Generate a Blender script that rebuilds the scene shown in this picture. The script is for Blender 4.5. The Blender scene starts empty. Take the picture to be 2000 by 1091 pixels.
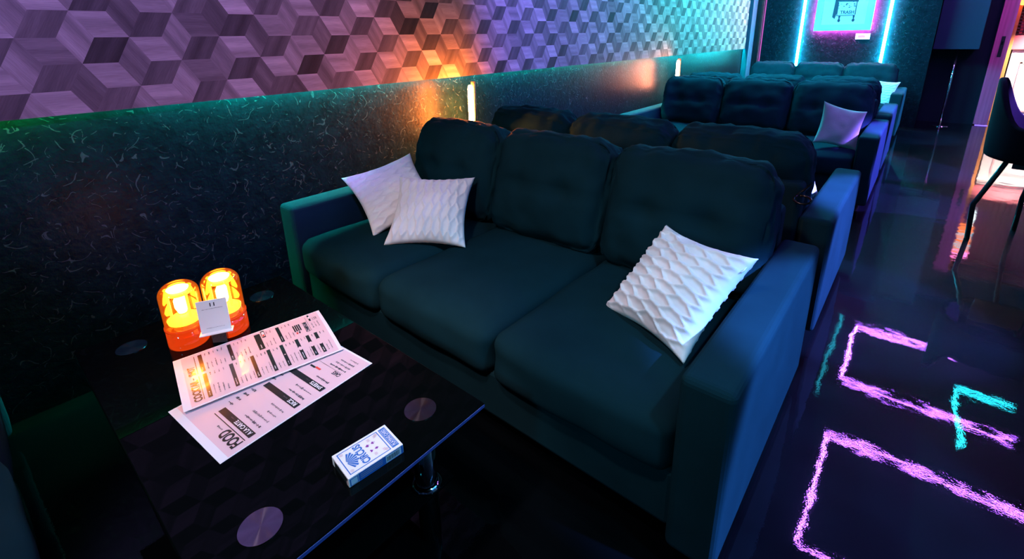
import bpy, bmesh, math, random
from mathutils import Vector, Matrix, noise
random.seed(7)
S = bpy.context.scene
COL = S.collection
PI = math.pi

# ------------------------------------------------------------------ materials
def mat(name, color=(.5, .5, .5), rough=.5, metal=0., spec=.5, emit=None, estr=0., coat=0., coat_rough=.05, sheen=0., transmission=0.):
    m = bpy.data.materials.new(name); m.use_nodes = True
    b = m.node_tree.nodes['Principled BSDF']
    b.inputs['Base Color'].default_value = (*color, 1)
    b.inputs['Roughness'].default_value = rough
    b.inputs['Metallic'].default_value = metal
    b.inputs['Specular IOR Level'].default_value = spec
    b.inputs['Coat Weight'].default_value = coat
    b.inputs['Coat Roughness'].default_value = coat_rough
    b.inputs['Sheen Weight'].default_value = sheen
    b.inputs['Transmission Weight'].default_value = transmission
    if emit:
        b.inputs['Emission Color'].default_value = (*emit, 1)
        b.inputs['Emission Strength'].default_value = estr
    return m

class NT:
    """small node-tree helper"""
    def __init__(s, m): s.m = m; s.t = m.node_tree; s.b = s.t.nodes.get('Principled BSDF')
    def n(s, kind, **kw):
        x = s.t.nodes.new(kind)
        for k, v in kw.items():
            if k in x.inputs.keys(): x.inputs[k].default_value = v
            else: setattr(x, k, v)
        return x
    def l(s, a, b): s.t.links.new(a, b)
    def math(s, op, a, b=None, c=None):
        x = s.n('ShaderNodeMath', operation=op)
        for i, v in enumerate((a, b, c)):
            if v is None: continue
            if isinstance(v, (int, float)): x.inputs[i].default_value = v
            else: s.l(v, x.inputs[i])
        return x.outputs[0]
    def noise(s, vec, scale, detail=2., rough=.5):
        x = s.n('ShaderNodeTexNoise'); x.inputs['Scale'].default_value = scale
        x.inputs['Detail'].default_value = detail; x.inputs['Roughness'].default_value = rough
        if vec is not None: s.l(vec, x.inputs['Vector'])
        return x
    def ramp(s, fac, stops):
        x = s.n('ShaderNodeValToRGB'); e = x.color_ramp.elements
        while len(e) < len(stops): e.new(.5)
        for q, (p, c) in zip(e, stops): q.position = p; q.color = (*c, 1) if len(c) == 3 else c
        s.l(fac, x.inputs[0]); return x.outputs[0]
    def obj(s): return s.n('ShaderNodeTexCoord').outputs['Object']
    def mapping(s, vec, scale=(1, 1, 1), rot=(0, 0, 0)):
        x = s.n('ShaderNodeMapping'); x.inputs['Scale'].default_value = scale; x.inputs['Rotation'].default_value = rot
        s.l(vec, x.inputs['Vector']); return x.outputs[0]
    def bump(s, h, strength, dist, normal=None, to=True):
        x = s.n('ShaderNodeBump'); x.inputs['Strength'].default_value = strength; x.inputs['Distance'].default_value = dist
        s.l(h, x.inputs['Height'])
        if normal is not None: s.l(normal, x.inputs['Normal'])
        if to: s.l(x.outputs[0], s.b.inputs['Normal'])
        return x.outputs[0]

def fabric(name, col, scale=900., sheen=.0, bstr=.35):
    m = mat(name, col, .92, spec=.02, sheen=sheen); t = NT(m); o = t.obj()
    n1 = t.noise(o, scale, 2.); n2 = t.noise(o, 6., 3.)
    c = t.ramp(n2.outputs[0], [(.25, tuple(x * .82 for x in col)), (.75, tuple(x * 1.15 for x in col))])
    t.l(c, t.b.inputs['Base Color'])
    t.bump(n1.outputs[0], bstr, .0012)
    return m
M = {}
M['sofa'] = fabric('charcoal_sofa_fabric', (.0055, .026, .034))
M['seam'] = fabric('charcoal_piping', (.004, .017, .022))
M['foot'] = mat('black_plastic_foot', (.01, .01, .01), .4)
M['pillow'] = fabric('pale_pleated_cloth', (.82, .80, .82), 700., bstr=.25)
M['pillow_plain'] = fabric('grey_woven_cloth', (.34, .40, .36), 260., bstr=.6)
M['zip'] = mat('white_cord', (.8, .8, .8), .6)
M['glass'] = mat('black_table_glass', (.001, .002, .002), .02, spec=.10)
M['chrome'] = mat('chrome', (.75, .77, .8), .08, 1.)
M['black_metal'] = mat('black_metal', (.012, .012, .013), .35, .3)
M['black_gloss'] = mat('black_lacquer', (.006, .007, .008), .12)
M['paper'] = mat('laminated_paper', (.78, .57, .62), .35, coat=.6, coat_rough=.08)
M['paper_edge'] = mat('white_laminate_edge', (.86, .86, .9), .25, coat=.6, coat_rough=.06)
M['ink'] = mat('black_ink', (.012, .02, .02), .3, coat=.5, coat_rough=.08)
M['ink_grey'] = mat('grey_ink', (.12, .11, .12), .5)
M['ink_red'] = mat('red_ink', (.65, .06, .05), .5)
M['card_white'] = mat('white_card', (.82, .83, .86), .35, coat=.3)
M['card_blue'] = mat('blue_print', (.03, .16, .5), .4)
M['card_violet'] = mat('violet_print', (.24, .04, .3), .4)
M['card_tan'] = mat('tan_print', (.6, .42, .42), .4)
M['chair'] = fabric('black_chair_fabric', (.006, .0055, .009), 700.)
M['wall_dark'] = mat('dark_wall_paint', (.03, .042, .058), .5)
M['ceiling'] = mat('black_ceiling', (.003, .0034, .0045), .9, spec=.05)
M['frame'] = mat('grey_frame', (.5, .42, .44), .5)
M['art'] = mat('art_paper', (.72, .52, .76), .5)
M['art_ink'] = mat('art_ink', (.02, .03, .06), .6)
M['plate'] = mat('white_plate', (.85, .8, .82), .4)
M['pink_print'] = mat('pink_print', (.6, .1, .35), .5)
M['white_panel'] = mat('white_painted_panel', (.85, .8, .78), .5)
M['red_wood'] = mat('red_painted_wood', (.42, .04, .035), .5)
M['orange_wood'] = mat('orange_wood', (.8, .3, .08), .5)
M['box_dark'] = mat('dark_blue_board', (.005, .022, .045), .6, spec=.2)

def emit_mat(name, col, s, grad=None):
    m = bpy.data.materials.new(name); m.use_nodes = True; t = m.node_tree
    t.nodes.remove(t.nodes['Principled BSDF'])
    e = t.nodes.new('ShaderNodeEmission'); e.inputs[0].default_value = (*col, 1); e.inputs[1].default_value = s
    t.links.new(e.outputs[0], t.nodes['Material Output'].inputs[0]); return m
M['magenta_tube'] = emit_mat('magenta_neon', (.38, .11, 1.), 240)
M['pink_tube'] = emit_mat('pink_neon', (1., .2, .62), 20)
M['cyan_tube'] = emit_mat('cyan_neon', (.02, .75, 1.), 60)
M['cyan_wall_tube'] = emit_mat('cyan_wall_neon', (.02, .78, .95), 520)
M['cyan_soft'] = emit_mat('dim_cyan_neon', (.03, .7, 1.), 5)
M['backlight'] = emit_mat('pink_backlight', (1., .08, .5), 1500)
M['flame'] = emit_mat('glowing_orange_rod', (1., .19, .025), 1700)
M['bulb'] = emit_mat('amber_bulb', (1., .58, .22), 90)
M['green_led'] = emit_mat('green_led', (.05, 1., .12), 60)
M['lit_slit'] = emit_mat('lit_window_slit', (.8, 1., 1.), 5)
M['pink_thin'] = emit_mat('thin_pink_neon', (.75, .15, .75), .9)

# LED ribbon under the wallpaper panel: green at the near end, teal and cyan farther on
m = emit_mat('led_ribbon', (0, 1, .6), 1.); M['ribbon'] = m
t = NT(m); e = [x for x in m.node_tree.nodes if x.type == 'EMISSION'][0]
sx = t.n('ShaderNodeSeparateXYZ'); t.l(t.n('ShaderNodeTexCoord').outputs['Object'], sx.inputs[0])
f = t.math('DIVIDE', sx.outputs[1], 8.)
c = t.ramp(f, [(0., (.01, .3, .035)), (.04, (.01, .28, .05)), (.075, (.0, .2, .12)), (.12, (0., .62, .52)), (.6, (0, .5, .46)), (1., (0, .9, .8))])
t.l(c, e.inputs[0]); e.inputs[1].default_value = 1000.

# amber plastic of the beacon lamps
def amber(name, tcol, ecol, es, mixf):
    m = bpy.data.materials.new(name); m.use_nodes = True; t = NT(m); t.t.nodes.remove(t.b)
    tr = t.n('ShaderNodeBsdfTransparent'); tr.inputs[0].default_value = (*tcol, 1)
    em = t.n('ShaderNodeEmission'); em.inputs[0].default_value = (*ecol, 1); em.inputs[1].default_value = es
    gl = t.n('ShaderNodeBsdfGlossy'); gl.inputs['Roughness'].default_value = .06
    lw = t.n('ShaderNodeLayerWeight'); lw.inputs[0].default_value = .35
    fm = t.math('MULTIPLY_ADD', lw.outputs['Facing'], .55, mixf)
    a = t.n('ShaderNodeMixShader'); t.l(fm, a.inputs[0]); t.l(tr.outputs[0], a.inputs[1]); t.l(em.outputs[0], a.inputs[2])
    fr = t.n('ShaderNodeFresnel'); fr.inputs[0].default_value = 1.5
    b = t.n('ShaderNodeMixShader'); t.l(fr.outputs[0], b.inputs[0]); t.l(a.outputs[0], b.inputs[1]); t.l(gl.outputs[0], b.inputs[2])
    t.l(b.outputs[0], t.t.nodes['Material Output'].inputs[0]); return m
M['amber'] = amber('amber_lamp_plastic', (1., .50, .13), (1., .16, .006), 1.0, .22)
M['amber_base'] = amber('red_orange_lamp_base', (1., .2, .02), (1., .065, .006), .85, .75)
M['amber_inner'] = mat('amber_reflector', (.9, .5, .1), .3, emit=(1., .42, .06), estr=14.)

# brushed steel discs
m = mat('brushed_steel', (.42, .46, .48), .13, 1.); t = NT(m); tg = t.n('ShaderNodeTangent', direction_type='RADIAL', axis='Z')
m.node_tree.nodes['Principled BSDF'].inputs['Anisotropic'].default_value = .98
t.b.inputs['Anisotropic Rotation'].default_value = .25; t.l(tg.outputs[0], t.b.inputs['Tangent']); M['brushed'] = m

# glossy dark floor: lacquer over dark stone, slightly wavy, with hair scratches
m = mat('glossy_black_floor', (.0008, .0014, .002), .4, spec=.02, coat=1., coat_rough=.02); M['floor'] = m
t = NT(m); o = t.obj()
wav = t.noise(o, 9., 2.); fine = t.noise(o, 190., 2.); scr = t.noise(t.mapping(o, (260, 3, 1), (0, 0, .25)), 1., 3.)
scr2 = t.noise(t.mapping(o, (3, 220, 1), (0, 0, .1)), 1., 3.)
mot = t.noise(o, 3., 5.)
t.l(t.ramp(mot.outputs[0], [(.35, (.0004, .0008, .0012)), (.7, (.0014, .0026, .0036))]), t.b.inputs['Base Color'])
h = t.math('ADD', t.math('MULTIPLY', wav.outputs[0], 1.), t.math('MULTIPLY', fine.outputs[0], .06))
x = t.n('ShaderNodeBump'); x.inputs['Strength'].default_value = .02; x.inputs['Distance'].default_value = .03; t.l(h, x.inputs['Height'])
t.l(x.outputs[0], t.b.inputs['Coat Normal'])
h2 = t.math('ADD', t.math('MULTIPLY', scr.outputs[0], .5), t.math('MULTIPLY', scr2.outputs[0], .5))
y = t.n('ShaderNodeBump'); y.inputs['Strength'].default_value = .3; y.inputs['Distance'].default_value = .004; t.l(h2, y.inputs['Height'])
t.l(y.outputs[0], t.b.inputs['Normal'])

# lower left wall and far wall: dark plaster with pale straw fibres
def fibre(name, base, fib, amt, rough, sp=.045):
    m = mat(name, base, rough, spec=sp); t = NT(m); o = t.obj(); mask = None
    for k, (sc, dx) in enumerate(((11., 0.), (14., 5.3), (9., 9.1), (17., 3.7))):
        mp = t.n('ShaderNodeMapping'); mp.inputs['Location'].default_value = (dx, dx * 1.7, dx * .6); t.l(o, mp.inputs[0])
        n = t.noise(mp.outputs[0], sc, .6)
        d = t.math('ABSOLUTE', t.math('SUBTRACT', n.outputs[0], .5))
        line = t.math('LESS_THAN', d, .0055)
        g = t.noise(mp.outputs[0], sc * 2.6, 1.); gate = t.math('GREATER_THAN', g.outputs[0], .57)
        v = t.math('MULTIPLY', line, gate)
        mask = v if mask is None else t.math('MAXIMUM', mask, v)
    blot = t.noise(o, 22., 4.)
    c0 = t.ramp(blot.outputs[0], [(.3, tuple(b * .7 for b in base)), (.7, tuple(b * 1.35 for b in base))])
    mx = t.n('ShaderNodeMix', data_type='RGBA'); t.l(t.math('MULTIPLY', mask, amt), mx.inputs['Factor']); t.l(c0, mx.inputs['A']); mx.inputs['B'].default_value = (*fib, 1)
    t.l(mx.outputs['Result'], t.b.inputs['Base Color'])
    gr = t.noise(o, 60., 3.)
    t.bump(t.math('ADD', t.math('MULTIPLY', gr.outputs[0], .8), t.math('MULTIPLY', mask, .7)), .4, .004)
    return m
M['fibre_wall'] = fibre('dark_fibre_plaster', (.0018, .0075, .0095), (.09, .14, .14), .2, .37)
M['far_wall'] = fibre('dark_far_plaster', (.003, .006, .010), (.03, .03, .045), .5, .55, .02)

# wooden block wallpaper: tone per block, grain along each block
m = mat('wood_block_wallpaper', (.3, .3, .3), .6, spec=.05); M['wallpaper'] = m; t = NT(m)
at = t.n('ShaderNodeAttribute', attribute_name='tone'); uv = t.n('ShaderNodeUVMap', uv_map='grain')
gr = t.noise(t.mapping(uv.outputs[0], (2.2, 26., 1.)), 1., 4.); pl = t.noise(t.mapping(uv.outputs[0], (.15, 3.2, 1.)), 1., 0.)
v = t.math('MULTIPLY_ADD', gr.outputs[0], .55, .55)
v = t.math('MULTIPLY', v, t.math('MULTIPLY_ADD', pl.outputs[0], 1.1, .42))
v = t.math('MULTIPLY', v, at.outputs['Fac'])
cc = t.n('ShaderNodeCombineColor'); t.l(t.math('MULTIPLY', v, 1.08), cc.inputs[0]); t.l(v, cc.inputs[1]); t.l(t.math('MULTIPLY', v, .86), cc.inputs[2])
t.l(cc.outputs[0], t.b.inputs['Base Color'])

# door wood
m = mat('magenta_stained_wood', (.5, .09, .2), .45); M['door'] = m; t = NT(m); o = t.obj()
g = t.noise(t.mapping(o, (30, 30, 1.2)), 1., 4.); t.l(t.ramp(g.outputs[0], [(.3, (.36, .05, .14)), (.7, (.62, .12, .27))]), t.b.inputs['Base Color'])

# ------------------------------------------------------------------ mesh helpers
def obj(name, bm, m, parent=None, smooth=False, loc=(0, 0, 0), rot=(0, 0, 0)):
    me = bpy.data.meshes.new(name); bm.normal_update(); bm.to_mesh(me); bm.free()
    for mm in (m if isinstance(m, (list, tuple)) else [m]): me.materials.append(mm)
    if smooth:
        for p in me.polygons: p.use_smooth = True
    o = bpy.data.objects.new(name, me); COL.objects.link(o); o.location = loc; o.rotation_euler = rot
    if parent: o.parent = parent
    return o
def thing(name, label, cat, loc=(0, 0, 0), rotz=0., group=None):
    o = bpy.data.objects.new(name, None); COL.objects.link(o); o.location = loc; o.rotation_euler = (0, 0, rotz)
    o.empty_display_size = .1
    return tag(o, label, cat, group)
def tag(o, label, cat, group=None):
    o['label'] = label; o['category'] = cat
    if group: o['group'] = group
    return o
def struct(name, bm, m, label=None, smooth=False):
    o = obj(name, bm, m, smooth=smooth); o['kind'] = 'structure'
    if label: o['label'] = label
    return o
def dup(root, loc, rotz, label, group=None):
    r = root.copy(); COL.objects.link(r); r.location = loc; r.rotation_euler = (0, 0, rotz); r['label'] = label
    if group: r['group'] = group
    for ch in list(root.children):
        c = ch.copy(); COL.objects.link(c); c.parent = r
        for g in list(ch.children):
            d = g.copy(); COL.objects.link(d); d.parent = c
    return r
def box(bm, lo, hi, bev=0., seg=2, mi=0):
    r = bmesh.ops.create_cube(bm, size=1.)
    vs = r['verts']
    for v in vs:
        v.co = Vector([lo[i] + (v.co[i] + .5) * (hi[i] - lo[i]) for i in range(3)])
    fs = list({f for v in vs for f in v.link_faces})
    for f in fs: f.material_index = mi
    if bev:
        es = list({e for v in vs for e in v.link_edges})
        bmesh.ops.bevel(bm, geom=vs + es, offset=bev, segments=seg, profile=.5, affect='EDGES')
    return bm
def nb(): return bmesh.new()
def bx(lo, hi, bev=0., seg=2): return box(nb(), lo, hi, bev, seg)
def tube(bm, pts, r, n=10, closed=False, cap=True):
    pts = [Vector(p) for p in pts]; rings = []; N = len(pts); up = Vector((0, 0, 1))
    rr = r if isinstance(r, (list, tuple)) else [r] * N
    prev = None
    for i, p in enumerate(pts):
        a = pts[(i - 1) % N] if (closed or i > 0) else p; b = pts[(i + 1) % N] if (closed or i < N - 1) else p
        d = (b - a).normalized()
        if prev is None:
            x = d.cross(up)
            if x.length < 1e-3: x = d.cross(Vector((1, 0, 0)))
            x.normalize()
        else:
            x = prev - d * prev.dot(d); x.normalize()
        prev = x; y = d.cross(x)
        rings.append([bm.verts.new(p + (x * math.cos(2 * PI * k / n) + y * math.sin(2 * PI * k / n)) * rr[i]) for k in range(n)])
    for i in range(N if closed else N - 1):
        A, B = rings[i], rings[(i + 1) % N]
        for k in range(n): bm.faces.new((A[k], A[(k + 1) % n], B[(k + 1) % n], B[k]))
    if cap and not closed:
        bm.faces.new(rings[0][::-1]); bm.faces.new(rings[-1])
    return bm
def lathe(bm, prof, n=40, c=(0, 0, 0)):
    rings = []
    for r, z in prof:
        if r < 1e-5: rings.append([bm.verts.new((c[0], c[1], c[2] + z))])
        else: rings.append([bm.verts.new((c[0] + r * math.cos(2 * PI * k / n), c[1] + r * math.sin(2 * PI * k / n), c[2] + z)) for k in range(n)])
    for A, B in zip(rings, rings[1:]):
        for k in range(n):
            q = [A[k % len(A)], A[(k + 1) % n % len(A)], B[(k + 1) % n % len(B)], B[k % len(B)]]
            u = []
            for v in q:
                if v not in u: u.append(v)
            if len(u) >= 3:
                try: bm.faces.new(u)
                except ValueError: pass
    return bm
def cushion(sx, sy, sz, r, n, func=None):
    """soft rounded box of full size sx,sy,sz centred at 0; func(u,v,w,co,normal) returns the displaced co"""
    bm = nb(); h = Vector((sx / 2, sy / 2, sz / 2)); cache = {}
    def vert(p):
        k = tuple(round(c * 1e4) for c in p)
        if k in cache: return cache[k]
        q0 = Vector((p[0] * h.x, p[1] * h.y, p[2] * h.z))
        q = Vector([max(-(h[i] - r), min(h[i] - r, q0[i])) for i in range(3)])
        d = q0 - q
        nrm = d.normalized() if d.length > 1e-9 else Vector((0, 0, 1))
        # soften: use the largest overhang so flat faces stay flat
        co = q + nrm * (r if d.length > 1e-9 else 0)
        if func: co = func(p[0], p[1], p[2], co, nrm)
        cache[k] = bm.verts.new(co); return cache[k]
    e = [math.copysign(abs(x) ** .8, x) for x in [-1 + 2 * i / n for i in range(n + 1)]]
    for ax in range(3):
        for sg in (-1, 1):
            a, b = (ax + 1) % 3, (ax + 2) % 3
            for i in range(n):
                for j in range(n):
                    q = []
                    for (ii, jj) in ((i, j), (i + 1, j), (i + 1, j + 1), (i, j + 1)):
                        p = [0, 0, 0]; p[ax] = sg; p[a] = e[ii]; p[b] = e[jj]; q.append(vert(p))
                    if sg < 0: q = q[::-1]
                    bm.faces.new(q)
    return bm

# text set with the built-in font, turned into flat faces
_txt = {}
def text_polys(s, bold=0.):
    k = (s, bold)
    if k in _txt: return _txt[k]
    cu = bpy.data.curves.new('lettering', 'FONT'); cu.body = s; cu.size = 1.; cu.offset = bold; cu.resolution_u = 3
    o = bpy.data.objects.new('lettering', cu); COL.objects.link(o)
    dg = bpy.context.evaluated_depsgraph_get(); me = bpy.data.meshes.new_from_object(o.evaluated_get(dg))
    vs = [(v.co.x, v.co.y) for v in me.vertices]; fs = [tuple(p.vertices) for p in me.polygons]
    bpy.data.objects.remove(o); bpy.data.curves.remove(cu); bpy.data.meshes.remove(me)
    x0 = min(v[0] for v in vs); x1 = max(v[0] for v in vs); y0 = min(v[1] for v in vs); y1 = max(v[1] for v in vs)
    vs = [((x - x0) / (x1 - x0), (y - y0) / (y1 - y0)) for x, y in vs]
    _txt[k] = (vs, fs); return _txt[k]
def put_text(bm, P, s, u0, v0, u1, v1, bold=.02, h=.0008, mi=0):
    """letters stretched into the page rectangle u0..u1, v0(top)..v1(bottom)"""
    vs, fs = text_polys(s, bold)
    V = [bm.verts.new(P(u0 + (u1 - u0) * x, v1 + (v0 - v1) * y, h)) for x, y in vs]
    for f in fs:
        try: bm.faces.new([V[i] for i in f]).material_index = mi
        except ValueError: pass
def put_rect(bm, P, u0, v0, u1, v1, h=.0006, mi=0, nu=1):
    for k in range(nu):
        a = u0 + (u1 - u0) * k / nu; b = u0 + (u1 - u0) * (k + 1) / nu
        bm.faces.new([bm.verts.new(P(*q, h)) for q in ((a, v1), (b, v1), (b, v0), (a, v0))]).material_index = mi
def put_poly(bm, P, pts, h=.0006, mi=0):
    bm.faces.new([bm.verts.new(P(*q, h)) for q in pts]).material_index = mi
def scribble(bm, P, u0, u1, v, hgt, rnd, h=.0006, mi=0):
    """a row of tiny unreadable printed marks"""
    u = u0
    while u < u1:
        w = rnd.uniform(.006, .016); a = rnd.uniform(.3, 1.) * hgt
        put_rect(bm, P, u, v - a / 2, min(u + w, u1), v + a / 2 * rnd.uniform(.3, 1), h, mi); u += w + rnd.uniform(.004, .009)

# ------------------------------------------------------------------ camera
cam = bpy.data.cameras.new('camera'); co = bpy.data.objects.new('camera', cam); COL.objects.link(co)
cam.sensor_width = 36.; cam.sensor_fit = 'HORIZONTAL'; cam.lens = 942.754 * 36. / 2000.; cam.shift_y = -(545.5 - 365.095) / 2000.
cam.clip_start = .02
Rr = [(0.76518, 0.64359, -0.01717), (0.17779, -0.23686, -0.95514), (-0.61878, 0.7278, -0.29567)]
mw = Matrix.Identity(4)
for i in range(3):
    mw[i][0] = Rr[0][i]; mw[i][1] = -Rr[1][i]; mw[i][2] = -Rr[2][i]
mw[0][3], mw[1][3], mw[2][3] = 2.0524, .21409, 1.17721
co.matrix_world = mw; S.camera = co

# ------------------------------------------------------------------ room
CZ = 2.5; YF = 8.1; YN = -2.4; XR = 4.6; YD = 8.8; ZB = .969
struct('floor', bx((-.3, YN - .2, -.1), (XR + .2, 11.2, 0.)), M['floor'])
struct('ceiling', bx((-.3, YN - .2, CZ), (XR + .2, 11.2, CZ + .1)), M['ceiling'])
struct('wall_left', bx((-.2, YN, 0), (-.03, YF, CZ)), M['fibre_wall'])
struct('wall_near', bx((-.2, YN - .1, 0), (XR, YN, CZ)), M['wall_dark'])
struct('wall_right', bx((XR, YN - .1, 0), (XR + .1, 11., CZ)), M['wall_dark'])
struct('wall_far', bx((-.2, YF, 0), (2.03, YF + .15, CZ)), M['far_wall'])
bm = nb(); box(bm, (1.9, YF + .15, 0), (2.03, YD + .1, CZ)); box(bm, (2.03, YD, 0), (2.6, YD + .1, CZ)); box(bm, (2.6, YD, 2.05), (XR, YD + .1, CZ)); box(bm, (3.75, YD, 0), (XR, YD + .1, 2.05))
struct('wall_back', bm, mat('navy_back_wall', (.003, .010, .018), .7, spec=.15))

# wallpaper panel with the tumbling-block pattern
s = .0917; H = .8660254 * s
bm = nb(); uvl = bm.loops.layers.uv.new('grain'); tone = bm.faces.layers.float.new('tone')
y_a, y_b = -2.4, 7.77; z_a, z_b = ZB, CZ
oy, oz = .543, 1.121
A1 = Vector((s, 0)); A2 = Vector((s / 2, H)); A3 = Vector((-s / 2, H))
rnd = random.Random(3)
kinds = [(A1, A2, 'a'), (A1 * 1., A3 * 1., 'b'), (A2, A3, 'c')]
def rhomb(p, e1, e2, kind):
    q = [p, p + e1, p + e1 + e2, p + e2]
    if max(v.y for v in q) < z_a or min(v.y for v in q) > z_b or max(v.x for v in q) < y_a or min(v.x for v in q) > y_b: return
    if kind == 'a': tn = rnd.uniform(.024, .07)
    elif kind == 'b': tn = rnd.uniform(.13, .21)
    else: tn = rnd.uniform(.065, .155)
    dark_tile = rnd.random()
    if dark_tile < .08: tn *= .55
    f = bm.faces.new([bm.verts.new((0, v.x, v.y)) for v in q]); f[tone] = tn
    ru, rv = rnd.uniform(0, 50), rnd.uniform(0, 50)
    # grain runs along the long side that the photo shows for each kind
    g = (e2 if kind == 'a' else e1 if kind == 'b' else e2).normalized(); w = Vector((-g.y, g.x))
    for lp, v in zip(f.loops, q): lp[uvl].uv = ((v - p).dot(g) / s + ru, (v - p).dot(w) / s + rv)
for i in range(-26, 60):
    for j in range(-70, 80):
        p = Vector((oy, oz)) + Vector((1.5 * s, H)) * i + Vector((0, 2 * H)) * j
        if not (y_a - .3 < p.x < y_b + .3 and z_a - .3 < p.y < z_b + .3): continue
        rhomb(p, A1, A2, 'a'); rhomb(p, -A1, A3, 'b'); rhomb(p, A2, A3, 'c')
for no, pt in (((0, 0, -1), (0, 0, z_a)), ((0, 0, 1), (0, 0, z_b)), ((0, -1, 0), (0, y_a, 0)), ((0, 1, 0), (0, y_b, 0))):
    bmesh.ops.bisect_plane(bm, geom=bm.verts[:] + bm.edges[:] + bm.faces[:], plane_co=pt, plane_no=no, clear_outer=True)
for f in bm.faces:
    if f.normal.x < 0: f.normal_flip()
bm.normal_update()
for f in list(bm.faces):
    if f.normal.x < 0: f.normal_flip()
body = nb(); box(body, (-.03, y_a, z_a + .06), (-.0005, y_b, z_b)); box(body, (-.0045, y_a, z_a), (-.0005, y_b, z_a + .06)); me_t = bpy.data.meshes.new('t'); body.to_mesh(me_t); body.free(); bm.from_mesh(me_t); bpy.data.meshes.remove(me_t)
bm.faces.ensure_lookup_table()
struct('trim_1', bm, M['wallpaper'], 'wallpaper panel printed with wooden tumbling blocks on the upper left wall')
struct('trim_2', bx((-.027, y_a, z_a + .048), (-.008, 7.7, z_a + .056)), M['ribbon'], 'coloured light ribbon under the bottom edge of the wallpaper panel')
# end of the left wall: pilaster and dark post in the corner
struct('trim_3', bx((-.03, 7.775, 0), (.045, 8.1, CZ), .004), M['box_dark'], 'dark blue pilaster where the left wall ends')
struct('trim_4', bx((.045, 7.98, 0), (.115, 8.1, CZ), .003), M['black_gloss'], 'black post in the far left corner')
o = tag(obj('neon_tube', tube(nb(), [(.125, 8.09, .70), (.125, 8.09, 2.4)], .006, 8), M['pink_thin'], smooth=True), 'thin dim pink vertical light line in the far left corner', 'neon light')

# ------------------------------------------------------------------ sofas
W, D, SH = 1.856, .893, .52; TA = .112; IW = (W - 2 * TA) / 3
def arm_mesh(sx):
    bm = nb(); x0 = sx * (W / 2 - TA); x1 = sx * W / 2
    box(bm, (min(x0, x1), -D / 2, .055), (max(x0, x1), D / 2, SH), .018, 4)
    return bm
def back_func(seed, hgt, thick):
    def f(u, v, w, co, n):
        # v = -1 is the front face, w = 1 the top
        k = (1 - abs(u) ** 2.4) * (1 - abs(w) ** 2.4)
        co = co.copy()
        co.y += math.copysign(.038 * k, v) if abs(v) > .3 else .038 * k * v / .3
        co.z += .012 * (1 - u * u) * max(0, w) - .010 * (abs(u) ** 6) * max(0, w)
        co.x *= 1 + .012 * (1 - w * w)
        # two tufts and the soft fold between them on the front face
        if v < -.5:
            for tu in (-.36, .36):
                d2 = ((u - tu) * .27) ** 2 + ((w - .02) * .22) ** 2
                co.y += .028 * math.exp(-d2 / .0016)
                co.y += .008 * math.exp(-((u - tu) * .27 / .012) ** 2) * max(0, w) * (1 - w)
            co.y += .012 * math.exp(-((w - .02) / .07) ** 2) * (1 - abs(u) ** 4)
        q = Vector((u * 3.1 + seed, w * 2.6, v * 1.5 + seed * .7))
        a = .25 + .75 * max(abs(u), abs(w)) ** 3
        co += n * (noise.noise(q) * .010 + noise.noise(q * 2.7) * .007 * a)
        # puckers running in from the top edge
        if w > .55: co += n * (math.sin(u * 21 + seed * 3 + 2 * noise.noise(q)) * .0028 * (w - .55) / .45)
        return co
    return f
def seat_func(seed):
    def f(u, v, w, co, n):
        co = co.copy(); k = (1 - abs(u) ** 3) * (1 - abs(v) ** 3)
        if w > 0: co.z += .016 * k * w
        if v < -.4: co.y -= .012 * (1 - abs(u) ** 3) * (1 - w * w)
        co += n * noise.noise(Vector((u * 2 + seed, v * 2, w + seed))) * .006
        return co
    return f
def piping(parent, hw, hh, y, func_seed):
    """raised seam that runs round the front edge of a back cushion"""
    pts = []; r = .06; N = 10
    for cx, cz, a0 in ((hw - r, hh - r, 0), (-hw + r, hh - r, PI / 2), (-hw + r, -hh + r, PI), (hw - r, -hh + r, 1.5 * PI)):
        for k in range(N + 1):
            a = a0 + PI / 2 * k / N; pts.append((cx + r * math.cos(a), y, cz + r * math.sin(a)))
    return obj('piping', tube(nb(), pts, .0035, 6, closed=True), M['seam'], parent, smooth=True)
def make_sofa(label):
    t = thing('sofa', label, 'sofa', group='three-seat sofas along the left wall')
    obj('base_frame', bx((-W / 2 + TA, -D / 2 + .03, .075), (W / 2 - TA, D / 2 - .02, .235), .012), M['sofa'], t)
    obj('back_frame', bx((-W / 2 + TA, D / 2 - .085, .235), (W / 2 - TA, D / 2, .64), .02, 4), M['sofa'], t)
    for sx in (-1, 1): obj('armrest', arm_mesh(sx), M['sofa'], t)
    for k in range(3):
        cx = (k - 1) * IW
        bm = cushion(IW - .003, D - .12, .165, .045, 18, seat_func(k * 3.7))
        obj('seat_cushion', bm, M['sofa'], t, True, (cx, -.055 - .0, .3))
        bm = cushion(IW + .004, .185, .44, .075, 30, back_func(k * 5.3 + 1, .44, .2))
        o = obj('back_cushion', bm, M['sofa'], t, True, (cx, .272, .578), (-.27, 0, .02 * (k - 1)))
        piping(o, IW / 2 - .014, .22 - .012, -.055, k)
    for sx in (-1, 1):
        for sy in (-1, 1):
            bm = nb(); lathe(bm, [(0, 0), (.018, 0), (.026, .078), (0, .078)], 16, (sx * (W / 2 - .06), sy * (D / 2 - .07), 0)); obj('foot', bm, M['foot'], t, True)
    return t
SX = .958
proto = make_sofa('nearest dark three-seat sofa, behind the glass table, with three pale cushions on it')
proto.location = (SX, 1.499, 0)
dup(proto, (SX, 2.647, 0), PI, 'dark sofa standing back to back right behind the nearest one, black cord over its end')
dup(proto, (SX, 4.495, 0), 0, 'dark sofa in the middle distance with one grey cushion against its right arm')
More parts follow.
